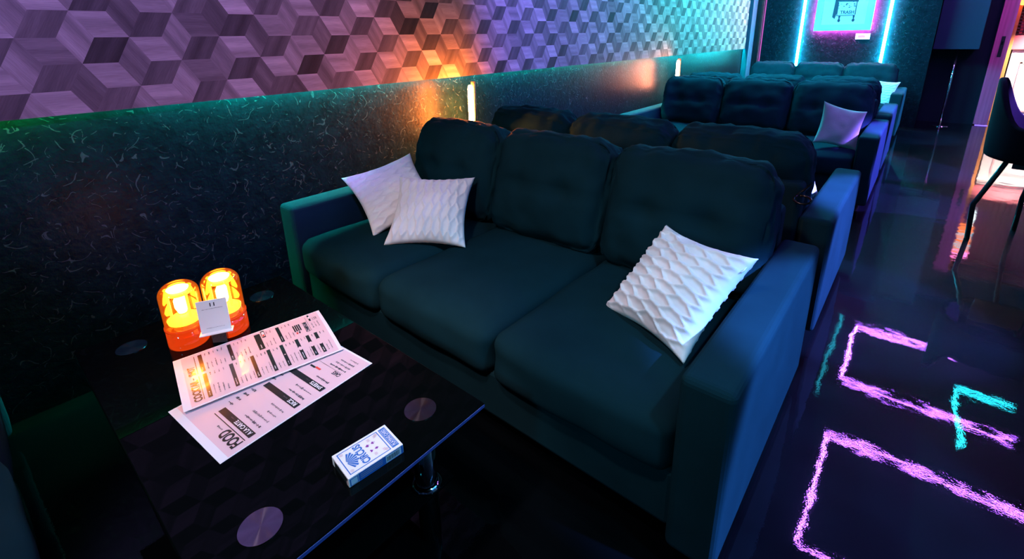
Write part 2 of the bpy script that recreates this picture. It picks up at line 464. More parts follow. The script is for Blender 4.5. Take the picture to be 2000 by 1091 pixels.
dup(proto, (SX, 5.62, 0), PI, 'dark sofa back to back behind the middle one, only its cushion tops and arm showing')
dup(proto, (SX, 7.40, 0), 0, 'farthest dark sofa, below the framed picture on the far wall')
dup(proto, (SX, .13 - D / 2, 0), PI, 'sofa at the bottom left edge of the photo, facing the glass table')

# ------------------------------------------------------------------ cushions (scatter)
def pillow_mesh(a, thick, pleat, ang, n=88, flip=False):
    bm = nb(); grid = {}
    ca, sa = math.cos(ang), math.sin(ang)
    for side in (0, 1):
        for i in range(n + 1):
            for j in range(n + 1):
                u, v = -1 + 2 * i / n, -1 + 2 * j / n
                edge = i in (0, n) or j in (0, n)
                if side and edge: grid[(1, i, j)] = grid[(0, i, j)]; continue
                # pulled-in sides, pointed corners
                k = 1 - .13 * (1 - v * v); l = 1 - .13 * (1 - u * u)
                x = u * k * a / 2; z = v * l * a / 2
                t = thick * ((1 - u * u) * (1 - v * v)) ** .42
                hgt = 0.
                if pleat:
                    p = (x * ca + z * sa) / a; q = (-x * sa + z * ca) / a
                    nz = .18 * noise.noise(Vector((p * 6, q * 6, ang))); wv = .30 * math.sin(2 * PI * (p * 2.7 + .3 * q))
                    hgt = 0.
                    for row in (q * 10. + wv + nz, q * 10. + .5 - wv + nz):
                        fr = row - math.floor(row); d = abs(fr - .5) * 2
                        hgt = max(hgt, math.exp(-((1 - d) / .16) ** 2) if fr < .5 else math.exp(-((1 - d) / .34) ** 2))
                    hgt = pleat * hgt * min(1, 8 * (1 - max(abs(u), abs(v))))
                wr = noise.noise(Vector((x * 14, z * 14, ang * 3 + side))) * .006 * min(1, 6 * (1 - max(abs(u), abs(v))))
                y = (t + hgt + wr) * (-1 if side == 0 else 1)
                if edge: y = noise.noise(Vector((x * 20, z * 20, 3))) * .004
                grid[(side, i, j)] = bm.verts.new((x, y, z))
        for i in range(n):
            for j in range(n):
                q = [grid[(side, i, j)], grid[(side, i + 1, j)], grid[(side, i + 1, j + 1)], grid[(side, i, j + 1)]]
                if side: q = q[::-1]
                bm.faces.new(q)
    return bm
def frame_euler(tl, tr, bl):
    tl, tr, bl = map(Vector, (tl, tr, bl)); x = (tr - tl).normalized(); z = (tl - bl); z = (z - x * z.dot(x)).normalized(); y = z.cross(x)
    return tuple(((tr + bl) / 2)), Matrix((x, y, z)).transposed().to_euler()
def pillow(label, loc, eul, a, thick, pleat, ang, m, zipper=False, group=None):
    t = bpy.data.objects.new('throw_pillow', None); COL.objects.link(t); t.location = loc; t.rotation_euler = eul
    t.empty_display_size = .05
    tag(t, label, 'cushion', group)
    obj('cover', pillow_mesh(a, thick, pleat, ang), m, t, True)
    if zipper:
        obj('zip_pull', tube(nb(), [(a * .46, -.004, a * .40), (a * .472, -.008, a * .36), (a * .468, -.012, a * .33)], .0022, 6), M['zip'], t, True)
    return t
G = 'throw cushions on the sofas'
pillow('pale cushion leaning behind another one by the left arm of the nearest sofa', *frame_euler((.14, 1.30, .59), (.24, 1.62, .66), (.39, 1.25, .39)), .335, .042, .007, 0.1, M['pillow'], group=G)
pillow('front one of two overlapping pale cushions on the left of the nearest sofa', (.575, 1.43, .50), (-.8802, -.0039, .592), .335, .05, .009, 1.45, M['pillow'], group=G)
pillow('white pleated cushion with a zip pull against the right arm of the nearest sofa', (1.612, 1.425, .505), (-.8281, -.0649, -.4189), .33, .055, .011, -.12, M['pillow'], True, group=G)
pillow('grey cushion against the right arm of the middle sofa', (1.64, 4.28, .535), (-.30, .25, .55), .30, .05, .0, 1.3, M['pillow_plain'], group=G)
pillow('pink-lit cushion at the right arm of the farthest sofa, mostly hidden', (1.66, 7.2, .50), (-.35, .1, -.25), .30, .05, .004, .4, M['pillow'], group=G)
pillow('pale cushion behind the second sofa back, only one white corner showing', (1.625, 2.70, .535), (-.35, .1, 2.7), .30, .05, .004, .4, M['pillow'], group=G)

# black cord looped over the second sofa back
bm = nb(); pts = [(1.802, 2.195, .655), (1.782, 2.19, .628), (1.757, 2.188, .60)]
for k in range(15):
    a = PI * .75 + 2 * PI * k / 14 * .93; pts.append((1.781 + .028 * math.cos(a), 2.172 + .012 * math.sin(a), .592 + .012 * math.sin(a)))
tag(obj('cord', tube(bm, pts, .004, 8), M['black_gloss'], smooth=True), 'black cord loop hanging over the end of the second sofa back', 'cord')

# ------------------------------------------------------------------ glass table
TZ = .3743
tb = thing('coffee_table', 'low black glass table with steel discs in front of the nearest sofa', 'table', (.9, .581, 0))
def tl(x, y, z): return (x - .9, y - .581, z)
obj('tabletop', bx(tl(.395, .295, TZ - .010), tl(1.405, .866, TZ), .0025, 8), M['glass'], tb)
obj('edge_highlight', bx(tl(1.4051, .298, TZ - .0085), tl(1.4062, .863, TZ - .0015)), mat('blue_edge_highlight', (.05, .09, .30), .4), tb)['label'] = 'strip along the glass edge, coloured blue as its highlight'  # added strip, its blue colour paints the highlight along the table edge
obj('shelf', bx(tl(.46, .345, .150), tl(1.34, .816, .158), .002, 2), M['glass'], tb)
for (x, y) in ((.4958, .4037), (.4958, .7585), (1.3044, .7585), (1.3044, .4037)):
    l = obj('leg', lathe(nb(), [(0, 0), (.026, 0), (.026, TZ - .0105), (0, TZ - .0105)], 32, tl(x, y, 0)), M['chrome'], tb, True)
    d = obj('steel_disc', lathe(nb(), [(0, 0), (.036, 0), (.036, .0012), (0, .0012)], 48), M['brushed'], tb, False, tl(x, y, TZ + .0002))
    obj('collar', lathe(nb(), [(.027, .158), (.036, .158), (.036, .166), (.027, .170)], 32, tl(x, y, 0)), M['chrome'], l, True)
    obj('collar', lathe(nb(), [(.027, TZ - .022), (.036, TZ - .018), (.036, TZ - .0105), (.027, TZ - .0105)], 32, tl(x, y, 0)), M['chrome'], l, True)

# ------------------------------------------------------------------ menus
def page(d, a, c, b, lift):
    """u: along the text (d->a), v: down the page (d->c)"""
    d, a, c, b = map(Vector, (d, a, c, b))
    def P(u, v, h=0.):
        p = d * (1 - u) * (1 - v) + a * u * (1 - v) + c * (1 - u) * v + b * u * v
        return Vector((p.x, p.y, p.z + h + lift(u, v)))
    return P
def sheet(P, u0, v0, u1, v1, h0, h1, n=14):
    bm = nb(); g = {}
    for k, h in enumerate((h0, h1)):
        for i in range(n + 1):
            for j in range(n + 1): g[k, i, j] = bm.verts.new(P(u0 + (u1 - u0) * i / n, v0 + (v1 - v0) * j / n, h))
    for i in range(n):
        for j in range(n):
            bm.faces.new((g[1, i, j], g[1, i, j + 1], g[1, i + 1, j + 1], g[1, i + 1, j])); bm.faces.new((g[0, i, j], g[0, i + 1, j], g[0, i + 1, j + 1], g[0, i, j + 1]))
    for i in range(n):
        bm.faces.new((g[0, i, 0], g[1, i, 0], g[1, i + 1, 0], g[0, i + 1, 0])); bm.faces.new((g[0, i, n], g[0, i + 1, n], g[1, i + 1, n], g[1, i, n]))
        bm.faces.new((g[0, 0, i], g[0, 0, i + 1], g[1, 0, i + 1], g[1, 0, i])); bm.faces.new((g[0, n, i], g[1, n, i], g[1, n, i + 1], g[0, n, i + 1]))
    bmesh.ops.recalc_face_normals(bm, faces=bm.faces[:])
    return bm
rnd = random.Random(11)
def menu(name, label, P, draw, mg):
    t = tag(obj(name, sheet(P, 0, 0, 1, 1, 0, .0008), M['paper_edge']), label, 'menu')
    obj('paper', sheet(P, mg[0], mg[1], mg[2], mg[3], .0008, .0010), M['paper'], t)
    bm = nb(); draw(bm, P); obj('print', bm, [M['ink'], M['ink_grey'], M['card_white'], M['ink_red']], t)
    return t
HB, HT = .0016, .0020
def draw_food(bm, P):
    put_text(bm, P, 'FOOD', .07, .080, .33, .147, .035, HB)
    put_rect(bm, P, .07, .152, .62, .157, HB)
    scribble(bm, P, .36, .44, .12, .012, rnd, HB, 1)
    def head(s, v, w):
        put_rect(bm, P, .07, v, .62, v + .042, HB); put_text(bm, P, s, .10, v + .008, .10 + w, v + .035, .03, HT, 2); scribble(bm, P, .13 + w, .19 + w, v + .024, .01, rnd, HT, 1)
    def rows(v, n, step=.046):
        for k in range(n):
            scribble(bm, P, .11, .11 + rnd.uniform(.13, .26), v + k * step, .018, rnd, HB, 1 if k else 0)
            scribble(bm, P, .60, .67, v + k * step, .02, rnd, HB, 0)
    head('A LA CARTE', .175, .26); rows(.255, 4, .047)
    head('RICE', .45, .12); rows(.53, 2, .05)
    head('SWEETS', .625, .17); rows(.705, 1)
    put_rect(bm, P, .44, .742, .52, .756, HB, 0); put_rect(bm, P, .36, .748, .44, .762, HB, 3)
    put_text(bm, P, 'CAKE', .11, .772, .22, .804, .03, HB); put_rect(bm, P, .11, .808, .50, .810, HB); rows(.835, 4, .034)
def draw_cocktail(bm, P):
    put_text(bm, P, 'COCKTAIL', .07, .064, .44, .112, .035, HB); put_rect(bm, P, .07, .118, .49, .122, HB)
    put_text(bm, P, 'SHOT', .54, .066, .72, .110, .035, HB); put_rect(bm, P, .54, .118, .93, .122, HB); scribble(bm, P, .44, .5, .09, .01, rnd, HB, 1)
    def bar(u0, u1, v, n, h=.024):
        put_rect(bm, P, u0, v, u1, v + h, HB); scribble(bm, P, u0 + .03, u0 + .03 + rnd.uniform(.05, .12), v + h / 2, .009, rnd, HT, 2)
        for k in range(n):
            vv = v + h + .02 + k * .026
            scribble(bm, P, u0 + .02, u0 + rnd.uniform(.1, .2), vv, .009, rnd, HB, 1); scribble(bm, P, u1 - .06, u1 - .01, vv, .010, rnd, HB, 0)
    for v, n in ((.142, 4), (.300, 4), (.432, 3), (.540, 2), (.628, 3), (.735, 2), (.815, 1), (.875, 2)): bar(.07, .50, v, n)
    for v, n in ((.142, 5), (.325, 4), (.655, 3)): bar(.55, .93, v, n)
    bar(.55, .93, .505, 3, .04)
    # pictured bottles and glasses
    put_rect(bm, P, .80, .553, .97, .578, HB, 0); put_rect(bm, P, .82, .557, .94, .574, HT, 2); put_rect(bm, P, .82, .560, .87, .571, HT + .0004, 3)
    for k in range(4): put_rect(bm, P, .66, .765 + k * .014, .82, .775 + k * .014, HB, 0)
    put_rect(bm, P, .60, .772, .645, .782, HB, 3); put_rect(bm, P, .60, .79, .645, .80, HB, 0)
    put_text(bm, P, 'CHAMPAGNE', .57, .838, .82, .868, .03, HB); put_rect(bm, P, .57, .875, .93, .877, HB)
    put_rect(bm, P, .80, .895, .96, .907, HB); put_rect(bm, P, .86, .896, .91, .906, HT, 2)
    for k in range(3): scribble(bm, P, .62, .75, .90 + k * .022, .012, rnd, HB, 1); scribble(bm, P, .80, .87, .925 + k * .012, .01, rnd, HB, 1)
P2 = page((1.110, .409, TZ + .0008), (.862, .389, TZ + .0008), (1.080, .785, TZ + .0008), (.836, .765, TZ + .0008), lambda u, v: 0)
menu('menu_sheet', 'laminated food menu lying under the cocktail menu on the glass table', P2, draw_food, (.012, .045, .985, .985))
P1 = page((.905, .409, TZ + .006), (.664, .455, TZ + .003), (.974, .765, TZ + .006), (.731, .829, TZ + .003),
          lambda u, v: .0045 * (1 - u) ** 2 * (math.sin(PI * min(1, max(0, v)) * 1.0) * .3 + .7 * (1 - v) ** 2 + .1) + .004 * math.sin(PI * u) )
menu('menu_sheet', 'laminated cocktail menu lying on top of the food menu, touching the amber lamps', P1, draw_cocktail, (.02, .045, .985, .975))

# ------------------------------------------------------------------ playing-card box
cb = thing('card_box', 'blue and white playing card box on the glass table', 'card box', (1.3285, .606, TZ + .0003), math.radians(173.7))
BW, BL, BH = .0735, .117, .021
obj('carton', bx((-BW / 2, -BL / 2, 0), (BW / 2, BL / 2, BH), .0012, 2), M['card_white'], cb)
def top(u, v, h=0.): return Vector((-BW / 2 + u * BW, BL / 2 - v * BL, BH + h))
bm = nb()
def frame_rect(bm, P, u0, v0, u1, v1, wu, wv, h, mi):
    put_rect(bm, P, u0, v0, u1, v0 + wv, h, mi); put_rect(bm, P, u0, v1 - wv, u1, v1, h, mi); put_rect(bm, P, u0, v0 + wv, u0 + wu, v1 - wv, h, mi); put_rect(bm, P, u1 - wu, v0 + wv, u1, v1 - wv, h, mi)
frame_rect(bm, top, .08, .06, .92, .80, .025, .016, .0003, 0)
put_rect(bm, top, .08, .83, .92, .955, .0003, 0); put_rect(bm, top, .12, .845, .88, .85, .0005, 2); put_rect(bm, top, .12, .935, .88, .94, .0005, 2)
put_text(bm, top, 'PLAYING CARD', .14, .862, .86, .925, .015, .0006, 2)
put_text(bm, top, 'CIRCUS', .13, .315, .87, .455, .035, .0004, 0)
# sunburst above the word
c0 = (.5, .11)
for k in range(9):
    a = math.radians(-62 + 124 * k / 8); w = math.radians(5.4); r1 = .195 + (.02 if k % 2 else 0); r0 = .03
    f = lambda ang, r: (c0[0] + math.sin(ang) * r * BL / BW * 1.0, c0[1] + math.cos(ang) * r)
    put_poly(bm, top, [f(a - w, r0), f(a - w, r1), f(a + w, r1), f(a + w, r0)], .0004, 0)
# card suits: spade, heart, club, diamond as small violet emblems
def suit(cx, cy, kind, sz=.055):
    q = BL / BW
    def pt(x, y): return (cx + x * sz * q, cy - y * sz)
    if kind == 'diamond': put_poly(bm, top, [pt(0, -1), pt(.75, 0), pt(0, 1), pt(-.75, 0)][::-1], .0004, 1)
    elif kind == 'club':
        for dx, dy in ((-.42, -.1), (.42, -.1), (0, .5)): put_poly(bm, top, [pt(dx + .42 * math.cos(k * PI / 5), dy + .42 * math.sin(k * PI / 5)) for k in range(10)], .0004 + .00003 * (dx + 1), 1)
        put_poly(bm, top, [pt(-.25, -.95), pt(.25, -.95), pt(0, .2)], .00048, 1)
    else:
        sg = 1 if kind == 'spade' else -1
        pts = [(0, 1), (.35, .55), (.8, .15), (.8, -.25), (.45, -.45), (.08, -.2), (-.08, -.2), (-.45, -.45), (-.8, -.25), (-.8, .15), (-.35, .55)]
        pts = [pt(x, y * sg) for x, y in pts]
        put_poly(bm, top, pts if sg > 0 else pts[::-1], .0004, 1)
        if sg > 0: put_poly(bm, top, [pt(-.25, -.95), pt(.25, -.95), pt(0, 0)], .00045, 1)
suit(.40, .535, 'heart', .036); suit(.63, .535, 'club', .036); suit(.40, .635, 'diamond', .036); suit(.63, .635, 'spade', .036)
for (u, v) in ((.24, .57), (.79, .60), (.22, .72), (.80, .72)):
    for k in range(5): put_rect(bm, top, u - .05 + k * .02, v - .03 + .01 * (k % 2), u - .04 + k * .02, v + .02 + .01 * (k % 2), .0004, 3)
for (u, v) in ((.17, .12), (.83, .12), (.17, .75), (.83, .75)):
    for k in range(3): put_poly(bm, top, [(u + .05 * (1 - k * .3) * math.cos(q * PI / 4), v + .03 * (1 - k * .3) * math.sin(q * PI / 4)) for q in range(8)][::-1], .0003 + k * .0001, 3 if k % 2 == 0 else 2)
obj('front_print', bm, [M['card_blue'], M['card_violet'], M['card_white'], M['card_tan']], cb)
bm = nb()   # long side towards the sofa aisle: blue with a bar-code label
def side(u, v, h=0.): return Vector((-BW / 2 - h, BL / 2 - u * BL, BH * (1 - v)))
put_rect(bm, side, .17, .08, .99, .97, .0003, 0); put_rect(bm, side, .02, .15, .16, .9, .0003, 0); put_rect(bm, side, .035, .22, .145, .84, .0005, 1)
put_rect(bm, side, .66, .14, .95, .9, .0005, 1)
x = .68
for k in range(15):
    w = random.choice((.006, .009, .012)); put_rect(bm, side, x, .26, x + w, .78, .0007, 2); x += w + .008
    if x > .93: break
for k in range(3): put_rect(bm, side, .2, .25 + k * .2, .6, .31 + k * .2, .0005, 3)
obj('side_print', bm, [M['card_blue'], M['card_white'], M['ink'], M['card_tan']], cb)
bm = nb()
def endp(u, v, h=0.): return Vector((-BW / 2 + u * BW, BL / 2 + h, BH * (1 - v)))
put_rect(bm, endp, .06, .12, .84, .9, .0003, 0); put_rect(bm, endp, .02, .4, .12, .9, .0005, 1)
obj('flap_print', bm, [M['ink'], M['card_tan']], cb)

# ------------------------------------------------------------------ amber beacon lamps and the table-number stand
def beacon(label, x, y, hgt, r):
    t = thing('beacon_lamp', label, 'lamp', (x, y, TZ + .0003), 0, 'amber beacon lamps on the glass table')
    hb = .056
    obj('base', lathe(nb(), [(0, 0), (r * 1.02, 0), (r * 1.04, .006), (r * 1.02, hb), (r * .2, hb), (0, hb)], 48), M['amber_base'], t, True)
    prof = [(r, hb + .0006), (r, hgt - r * .75)]
    for k in range(1, 10):
        a = PI / 2 * k / 9; prof.append((r * math.cos(a) if k < 9 else 0, hgt - r * .75 + r * .75 * math.sin(a)))
    d = obj('dome', lathe(nb(), prof, 48), M['amber'], t, True)
    obj('ring', lathe(nb(), [(r * .99, hb - .003), (r * 1.05, hb - .003), (r * 1.05, hb + .003), (r * .99, hb + .003)], 48), M['amber_base'], t, True)
    b = obj('bulb', lathe(nb(), [(0, hb + .035), (.010, hb + .037), (.016, hb + .055), (.016, hb + .075), (.009, hb + .09), (0, hb + .092)], 24), M['bulb'], t, True)
    obj('reflector', lathe(nb(), [(.006, hb + .018), (r * .80, hb + .012), (r * .84, hb + .020), (r * .5, hb + .030), (.012, hb + .034)], 32), M['amber_inner'], t, True)
    obj('top_reflector', lathe(nb(), [(0, hgt - .026), (r * .5, hgt - .024), (r * .55, hgt - .020), (0, hgt - .017)], 24), M['bulb'], t, True)
    bm = nb()
    for k in range(3):
        a = k * 2 * PI / 3 + .4; tube(bm, [(r * .55 * math.cos(a), r * .55 * math.sin(a), hb + .02), (r * .55 * math.cos(a), r * .55 * math.sin(a), hgt - .035)], .0035, 8)
    lathe(bm, [(0, hgt - .035), (r * .62, hgt - .035), (r * .62, hgt - .030), (0, hgt - .028)], 24)
    obj('cage', bm, M['amber_inner'], t, True)
    return t
beacon('left one of two glowing amber beacon lamps on the glass table', .588, .519, .186, .0485)
beacon('right and taller-looking amber beacon lamp, behind the number card on the glass table', .618, .614, .192, .0485)
st = thing('number_stand', 'small white card with the number 11 on a stand before the amber lamps', 'sign', (.677, .567, TZ + .0003), math.radians(63.))
# local: +x along the card width, -y towards the viewer
obj('stem', bx((-.018, .0, 0), (.018, .022, .046), .0015), M['black_gloss'], st)
obj('ledge', bx((-.040, -.022, .046), (.040, .004, .0495), .001), M['card_white'], st)
cdl = -.08
cd = obj('card', bx((-.036, -.0012, 0), (.036, .0012, .092), .0005), M['card_white'], st, False, (0, -.009, .0498), (cdl, 0, 0))
bm = nb()
def cp(u, v, h=0.): return Vector((-.036 + u * .072, -.0012 - h, .092 * (1 - v)))
put_text(bm, cp, '11', .44, .085, .60, .20, .02, .0003)
r2 = random.Random(5); scribble(bm, cp, .16, .84, .27, .02, r2, .0003); scribble(bm, cp, .2, .8, .87, .016, r2, .0003)
obj('print', bm, [M['ink']], cd)

# ------------------------------------------------------------------ glowing rod lamps between the sofa backs
M['flame_far'] = emit_mat('glowing_pink_orange_rod', (1., .30, .16), 480)
def rod_lamp(label, x, y, fm='flame'):
    t = thing('rod_lamp', label, 'lamp', (x, y, 0), 0, 'glowing rod lamps between sofa backs')
    obj('base', lathe(nb(), [(0, 0), (.05, 0), (.05, .012), (.012, .02), (0, .02)], 32), M['black_metal'], t, True)
    obj('pole', lathe(nb(), [(0, .02), (.008, .02), (.008, .66), (0, .66)], 16), M['black_metal'], t, True)
    bm = nb(); cyl = []
    for z in (.62, .95):
        for rr_ in (.026, .029): cyl.append([bm.verts.new((rr_ * math.cos(math.radians(a)), rr_ * math.sin(math.radians(a)), z)) for a in range(5, 126, 10)])
    a0, a1, b0, b1 = cyl
    for k in range(len(a0) - 1):
        bm.faces.new((a0[k], b0[k], b0[k + 1], a0[k + 1])); bm.faces.new((a1[k + 1], b1[k + 1], b1[k], a1[k])); bm.faces.new((b0[k], b1[k], b1[k + 1], b0[k + 1])); bm.faces.new((a0[k + 1], a1[k + 1], a1[k], a0[k]))
    bm.faces.new((a0[0], a1[0], b1[0], b0[0])); bm.faces.new((a0[-1], b0[-1], b1[-1], a1[-1]))
    lathe(bm, [(.007, .640), (.028, .640), (.028, .650), (.007, .650)], 24)
    obj('light_blocker', bm, M['black_metal'], t)  # added quarter cylinder that keeps the glow off the sofa cushion behind
    obj('glow_tube', lathe(nb(), [(0, .66), (.014, .66), (.014, .918), (.009, .932), (0, .934)], 16), M[fm], t, True)
rod_lamp('glowing orange rod lamp rising behind the back of the nearest sofa', .150, 2.115)
rod_lamp('glowing orange rod lamp farther off, behind the back of the middle sofa', .130, 5.055, 'flame_far')

# ------------------------------------------------------------------ far wall: neon tubes, framed picture, plate
for x, lab in ((.612, 'vertical cyan neon tube left of the framed picture'), (1.555, 'vertical cyan neon tube right of the framed picture')):
    t = thing('neon_tube', lab, 'neon light', (x, YF - .03, .55), 0, 'cyan neon tubes on the far wall')
    obj('tube', tube(nb(), [(0, 0, 0), (0, 0, 1.38)], .016, 12), M['cyan_wall_tube'], t, True)
    for z in (.0, .7, 1.34): obj('clip', bx((-.008, .012, z), (.008, .03, z + .02)), M['black_metal'], t)
pf = thing('framed_picture', 'framed picture of a trash cart with a pink backlight on the far wall', 'picture', (1.079, YF - .085, 1.19))
fw, fh = .313, .86
bm = nb()
for lo, hi in (((-fw, -.005, 0), (fw, .03, .076)), ((-fw, -.005, fh - .076), (fw, .03, fh)), ((-fw, -.005, .076), (-fw + .074, .03, fh - .076)), ((fw - .074, -.005, .076), (fw, .03, fh - .076))): box(bm, lo, hi)
obj('frame', bm, M['frame'], pf)
obj('art_paper', bx((-fw + .07, .008, .07), (fw - .07, .02, fh - .07)), M['art'], pf)
bm = nb()
def ap(u, v, h=0.): return Vector((-.239 + u * .478, .0078 - h, .784 - v * .708))   # u,v across the picture opening
def wz(x, z): return ((x - 1.079 + .239) / .478, (.784 - (z - 1.19)) / .708)
def apoly(pts, h=.001, mi=0): put_poly(bm, ap, [wz(*p) for p in pts], h, mi)
apoly([(1.0, 1.40), (1.0, 1.56), (.965, 1.58), (.955, 1.36), (.985, 1.335)])           # dark side of the cart
apoly([(.985, 1.545), (1.215, 1.535), (1.215, 1.575), (.985, 1.585)])                     # rim
for x0, z0, x1, z1 in ((1.0, 1.37, 1.008, 1.54), (1.195, 1.38, 1.205, 1.54), (1.0, 1.37, 1.2, 1.378), (1.03, 1.388, 1.19, 1.392)):
    apoly([(x0, z0), (x1, z0), (x1, z1), (x0, z1)], .0012)
rr = random.Random(2)
for k in range(26):
    x = rr.uniform(1.0, 1.18); z = rr.uniform(1.46, 1.56); w = rr.uniform(.008, .03); apoly([(x, z), (x + w, z), (x + w * .6, z + rr.uniform(.004, .016))], .0012)
for x in (1.035, 1.19):
    apoly([(x - .012, 1.37), (x + .012, 1.37), (x + .006, 1.33), (x - .006, 1.33)]); apoly([(x + .016 * math.cos(k * PI / 5), 1.315 + .02 * math.sin(k * PI / 5)) for k in range(10)])
u0, v0 = wz(1.035, 1.435); u1, v1 = wz(1.185, 1.395); put_text(bm, ap, 'TRASH', u0, v0, u1, v1, .03, .0014)
for q in range(12):   # cart contents, heaped above the rim
    x = rr.uniform(1.0, 1.18); apoly([(x, 1.575), (x + rr.uniform(.02, .05), 1.575), (x + .02, 1.575 + rr.uniform(.02, .07))], .0012)
obj('drawing', bm, M['art_ink'], pf)
bm = nb()
for lo, hi in (((-fw + .004, .045, .004), (fw - .004, .055, .014)), ((-fw + .004, .045, fh - .014), (fw - .004, .055, fh - .004)), ((-fw + .004, .045, .014), (-fw + .014, .055, fh - .014)), ((fw - .014, .045, .014), (fw - .004, .055, fh - .014))): box(bm, lo, hi)
obj('backlight', bm, M['backlight'], pf)
for x in (-.2, .2): obj('mount', bx((x - .02, .03, .3), (x + .02, .085, .5)), M['black_metal'], pf)
pl = tag(obj('name_plate', bx((1.243, YF - .012, 1.078), (1.393, YF, 1.148), .001), M['plate']), 'small white plate with pink print under the framed picture', 'sign')
bm = nb(); box(bm, (1.265, YF - .0135, 1.098), (1.345, YF - .012, 1.130), .0005); obj('print', bm, M['pink_print'], pl)

# ------------------------------------------------------------------ right of the far wall: cabinet, chrome pole, door, lit room
wc = tag(obj('wall_cabinet', bx((2.036, 8.36, .948), (2.46, YD, CZ - .02), .004), M['box_dark']), 'dark blue cabinet block hanging on the far wall beside the door', 'cabinet')
cpole = thing('support_pole', 'thin chrome pole on a round foot under the dark wall cabinet', 'pole', (2.275, 8.43, 0))
obj('pole', lathe(nb(), [(0, .01), (.0135, .01), (.0135, .947), (0, .947)], 20), M['chrome'], cpole, True)
obj('foot_disc', lathe(nb(), [(0, 0), (.085, 0), (.085, .006), (.03, .012), (0, .012)], 40), M['chrome'], cpole, True)
dr = tag(obj('door_1', bx((2.60, YD - .045, .012), (2.735, YD, 2.05), .003), M['door']), 'magenta-lit sliding door panel standing half open', 'door'); dr['kind'] = 'structure'
h = obj('door_handle', bx((2.655, YD - .050, .845), (2.69, YD - .044, 1.09), .004), M['black_metal'], dr)
obj('door_latch', bx((2.664, YD - .054, .99), (2.681, YD - .049, 1.03), .002), M['black_gloss'], h)
tag(obj('floor_light', bx((2.62, YD - .06, .0), (2.74, YD - .05, .008)), emit_mat('violet_strip', (.22, .14, 1.), 2.2)), 'thin violet light strip on the floor at the foot of the door', 'light strip')
# room behind
struct('wall_beyond', bx((2.0, 10.6, 0), (XR, 10.7, CZ)), M['red_wood'])
bc = thing('bar_counter', 'brightly lit white panelled counter in the room past the door', 'counter', (3.6, 9.7, 0))
obj('body', bx((-.765, -.28, .02), (.8, .3, .915), .004), M['white_panel'], bc)
bm = nb()
for x0 in (-.66, -.1, .42):
    for lo, hi in (((x0, -.288, .12), (x0 + .4, -.279, .14)), ((x0, -.288, .74), (x0 + .4, -.279, .76)), ((x0, -.288, .12), (x0 + .02, -.279, .76)), ((x0 + .38, -.288, .12), (x0 + .4, -.279, .76))): box(bm, lo, hi)
obj('moulding', bm, mat('pale_pink_moulding', (.8, .5, .5), .5), bc)
obj('top_rail', bx((-.80, -.32, .915), (.82, .32, 1.09), .006), mat('rose_rail', (.75, .16, .2), .5), bc)
ls = thing('lattice_screen', 'red lattice screen standing on the counter past the door', 'screen', (3.6, 9.5, 1.09))
bm = nb()
for k in range(14): box(bm, (-.80 + k * .058, -.008, 0), (-.775 + k * .058, .008, 1.0))
obj('upright', bm, M['red_wood'], ls)
bm = nb()
for k in range(26): box(bm, (-.80, -.014, .01 + k * .038), (.0, -.006, .022 + k * .038))
obj('slat', bm, mat('dark_slat', (.10, .02, .03), .5), ls)
obj('light_slit', bx((-.695, -.04, .23), (-.67, -.0142, .66)), M['lit_slit'], ls)['label'] = 'narrow bright slit of light'
tag(obj('wood_post', bx((2.76, 9.29, 0), (2.81, 9.34, 2.2), .003), M['orange_wood']), 'orange-lit wooden post beside the white counter past the door', 'post')
# striped hanging lantern high in the doorway, seen mirrored in the floor
lt = thing('paper_lantern', 'striped orange lantern hanging in the doorway, mirrored in the floor', 'lantern', (2.83, 9.15, 1.45))
bm = nb(); pr = [(0, 0), (.05, 0)]
for k in range(13): pr.append((.085 + .012 * (k % 2), .02 + k * .035))
pr += [(.05, .46), (0, .46)]
obj('shade', lathe(bm, pr, 24), emit_mat('lit_orange_paper', (1., .2, .05), 5.), lt, True)
for k, (z, mm) in enumerate(((.11, 'cyan_soft'), (.27, 'cyan_soft'), (.40, 'pink_tube'))): obj('band', lathe(nb(), [(.099, z), (.102, z), (.102, z + .035), (.099, z + .035)], 24), M[mm], lt, True)
obj('string', tube(nb(), [(0, 0, .46), (0, 0, CZ - 1.45)], .003, 6), M['black_metal'], lt)

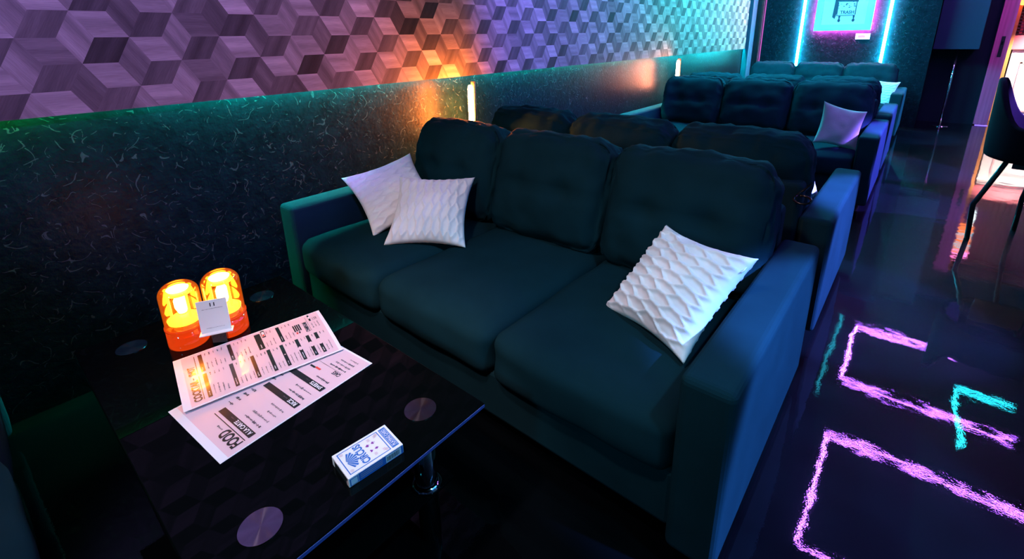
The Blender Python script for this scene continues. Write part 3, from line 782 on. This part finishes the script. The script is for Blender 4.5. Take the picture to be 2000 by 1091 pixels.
# ------------------------------------------------------------------ chair at the right edge
def make_chair(loc, rz):
    t = thing('lounge_chair', 'black shell chair with bent metal legs at the right edge', 'chair', loc, rz)
    # local: faces +x, back at -x
    def shell(rad, z0, off):
        g = []; n = 40; mrow = 14
        for i in range(n + 1):
            th = PI - 2.05 + 4.1 * i / n; a = abs(th - PI) / 2.05
            zt = .92 - .235 * (3 * min(1, max(0, (a - .08) / .42)) ** 2 - 2 * min(1, max(0, (a - .08) / .42)) ** 3)
            row = []
            for j in range(mrow + 1):
                f = j / mrow; z = z0 + (zt - z0) * f; flare = (.95 + .05 * f ** .6)
                row.append((rad * flare * math.cos(th) * 1.0 - .01, rad * flare * math.sin(th) * 1.05, z))
            g.append(row)
        return g
    o = shell(.30, .50, 0); q = shell(.27, .50, 0); bm = nb()
    O = [[bm.verts.new(p) for p in r] for r in o]; Q = [[bm.verts.new((p[0], p[1], p[2] - (.004 if k < len(r) - 1 else 0))) for k, p in enumerate(r)] for r in q]
    n = len(O)
    for i in range(n - 1):
        for j in range(len(O[0]) - 1):
            bm.faces.new((O[i][j], O[i + 1][j], O[i + 1][j + 1], O[i][j + 1])); bm.faces.new((Q[i][j], Q[i][j + 1], Q[i + 1][j + 1], Q[i + 1][j]))
        bm.faces.new((O[i][-1], O[i + 1][-1], Q[i + 1][-1], Q[i][-1])); bm.faces.new((O[i][0], Q[i][0], Q[i + 1][0], O[i + 1][0]))
    for i in (0, n - 1):
        for j in range(len(O[0]) - 1):
            f = (O[i][j], O[i][j + 1], Q[i][j + 1], Q[i][j]); bm.faces.new(f if i == 0 else f[::-1])
    bmesh.ops.recalc_face_normals(bm, faces=bm.faces[:])
    ob = obj('shell', bm, M['chair'], t, True); md = ob.modifiers.new('soft', 'BEVEL'); md.width = .012; md.segments = 3; md.limit_method = 'ANGLE'
    obj('seat', cushion(.44, .44, .09, .04, 12), M['chair'], t, True, (.02, 0, .545))
    obj('under_frame', bx((-.16, -.16, .455), (.16, .16, .50), .004), M['black_metal'], t)
    for ka in (198, 108, 18, 288):
        sx, sy = math.sqrt(2) * math.cos(math.radians(ka)), math.sqrt(2) * math.sin(math.radians(ka))
        obj('leg', tube(nb(), [(sx * .11, sy * .11, .475), (sx * .14, sy * .14, .47), (sx * .195, sy * .195, .235), (sx * .202, sy * .202, .21), (sx * .192, sy * .192, 0)], .0125, 10), M['black_metal'], t, True)
    return t
make_chair((2.665, 4.0, 0), math.radians(-8))

# ------------------------------------------------------------------ ceiling neon (mirrored in the floor; the blue rectangle is added, unseen)
def neon_rect(label, x0, y0, x1, y1, m, r=.0055, opened=False, group='neon rectangles under the ceiling'):
    t = thing('neon_rectangle', label, 'neon light', ((x0 + x1) / 2, (y0 + y1) / 2, CZ - .05), 0, group)
    hx, hy = (x1 - x0) / 2, (y1 - y0) / 2
    for a, b in (((-hx, -hy), (hx, -hy)), ((hx, hy), (-hx, hy)), ((-hx, hy), (-hx, -hy))) + (() if opened else (((hx, -hy), (hx, hy)),)):
        obj('tube', tube(nb(), [(*a, 0), (*b, 0)], r, 8), m, t, True)
    bm = nb()
    for a in ((-hx, -hy), (hx, -hy), (hx, hy), (-hx, hy)): box(bm, (a[0] - .02, a[1] - .02, -.005), (a[0] + .02, a[1] + .02, .05))
    obj('bracket', bm, M['black_metal'], t)
neon_rect('magenta neon rectangle mirrored far up in the glossy floor', 1.907, 5.86, 3.27, 7.18, M['magenta_tube'], opened=True)
neon_rect('magenta neon rectangle mirrored at the bottom right of the floor', 1.925, 3.57, 3.30, 4.91, M['magenta_tube'])
neon_rect('unseen blue neon rectangle added over the aisle to light the nearest sofa', 2.90, .90, 4.30, 2.60, emit_mat('added_blue_neon', (.05, .3, 1.), 120))  # unseen rectangle, added to throw blue light on the sofa arm
t = thing('neon_tube', 'dim cyan neon line mirrored in the floor beside the sofas', 'neon light', (1.74, 6.4, CZ - .05))
obj('tube', tube(nb(), [(0, -.93, 0), (0, .97, 0)], .012, 8), M['cyan_soft'], t, True)
t = thing('neon_angle', 'cyan neon angle mirrored inside the magenta rectangle on the floor', 'neon light', (2.85, 6.40, CZ - .07))
obj('tube', tube(nb(), [(.02, -.92, 0), (0, 0, 0)], .008, 8), M['cyan_tube'], t, True); obj('tube', tube(nb(), [(0, 0, 0), (.44, .02, 0)], .008, 8), M['cyan_tube'], t, True)
tag(obj('spot_light', lathe(nb(), [(0, -.05), (.05, -.04), (.06, 0), (0, .01)], 20, (3.42, 8.33, CZ - .02)), emit_mat('green_spot', (.05, 1., .12), 18), smooth=True), 'green ceiling spot mirrored at the right edge of the floor', 'light')

# unseen lights added, spots without fixtures, to brighten chosen surfaces
def area(name, loc, rot, size, col, e, sy=None):
    L = bpy.data.lights.new(name, 'AREA'); L.energy = e; L.color = col; L.size = size
    if sy: L.shape = 'RECTANGLE'; L.size_y = sy
    o = bpy.data.objects.new(name, L); COL.objects.link(o); o.location = loc; o.rotation_euler = rot; return o
def spot(name, loc, target, col, e, ang, size=.06, blend=.6):
    L = bpy.data.lights.new(name, 'SPOT'); L.energy = e; L.color = col; L.spot_size = math.radians(ang); L.spot_blend = blend; L.shadow_soft_size = size
    o = bpy.data.objects.new(name, L); COL.objects.link(o); o.location = loc
    o.rotation_euler = (Vector(target) - Vector(loc)).to_track_quat('-Z', 'Y').to_euler(); return o
spot('table_fill', (1.25, -.3, CZ - .06), (1.0, .62, .37), (1., .66, .70), 150, 30)  # added fill that brightens the menus, no fixture
spot('sofa_fill', (1.3, .2, CZ - .06), (1.15, 1.45, .5), (1., .72, .80), 85, 52)  # added fill for the pale cushions on the nearest sofa
spot('aisle_fill', (2.7, .9, CZ - .06), (1.5, 1.0, .45), (.2, .68, 1.), 90, 40)  # added cyan fill for the card box and right cushion
t = thing('neon_tube', 'unseen cyan neon tube added under the ceiling to light the far end of the wallpaper', 'neon light', (.62, 6.0, CZ - .06))  # unseen tube, added for the cyan wash on the wallpaper
obj('tube', tube(nb(), [(0, -1.2, 0), (0, 1.2, 0)], .018, 10), emit_mat('added_cyan_neon', (.02, .70, 1.), 1200), t, True)
for y, col, e in ((1.50, (.12, .28, 1.), 2100), (2.65, (.17, .22, 1.), 4000), (4.5, (.24, .10, 1.), 6200), (5.65, (.22, .14, 1.), 5000), (7.4, (.12, .4, 1.), 2600)):
    spot('arm_fill_blue', (3.8, y, CZ - .06), (2.1, y, .25), col, e * 1.25, 21, .04, .3)  # added narrow beams that tint the armrests blue, no fixtures
spot('wallpaper_fill', (1.7, .2, CZ - .06), (0, .75, 1.45), (.38, .23, .95), 440, 50, .06, .5)  # two added violet fills for the wallpaper, no lamps there
spot('wallpaper_fill', (1.7, 2.6, CZ - .06), (0, 3.3, 1.5), (.20, .13, 1.), 950, 62, .06, .5)
spot('front_teal_fill', (1.5, -2.1, 1.9), (1.05, 1.9, .62), (.03, .62, .85), 110, 40, .15, .6)  # added frontal fill that lifts the back cushions
spot('counter_fill', (3.3, 8.9, 1.5), (3.0, 9.42, .42), (1., .88, .74), 300, 60, .08, .5)  # added fill to whiten the counter front, no fixture
area('door_fill', (3.2, 8.0, CZ - .05), (math.radians(-25), math.radians(20), 0), .3, (.8, .16, .8), 24)  # added pink fill for the door panel

w = bpy.data.worlds.new('world'); S.world = w; w.use_nodes = True
w.node_tree.nodes['Background'].inputs[0].default_value = (.0, .01, .012, 1)
S.view_settings.view_transform = 'Standard'; S.view_settings.look = 'None'; S.view_settings.gamma = 1.; S.view_settings.exposure = 0.
S.view_settings.use_curve_mapping = False
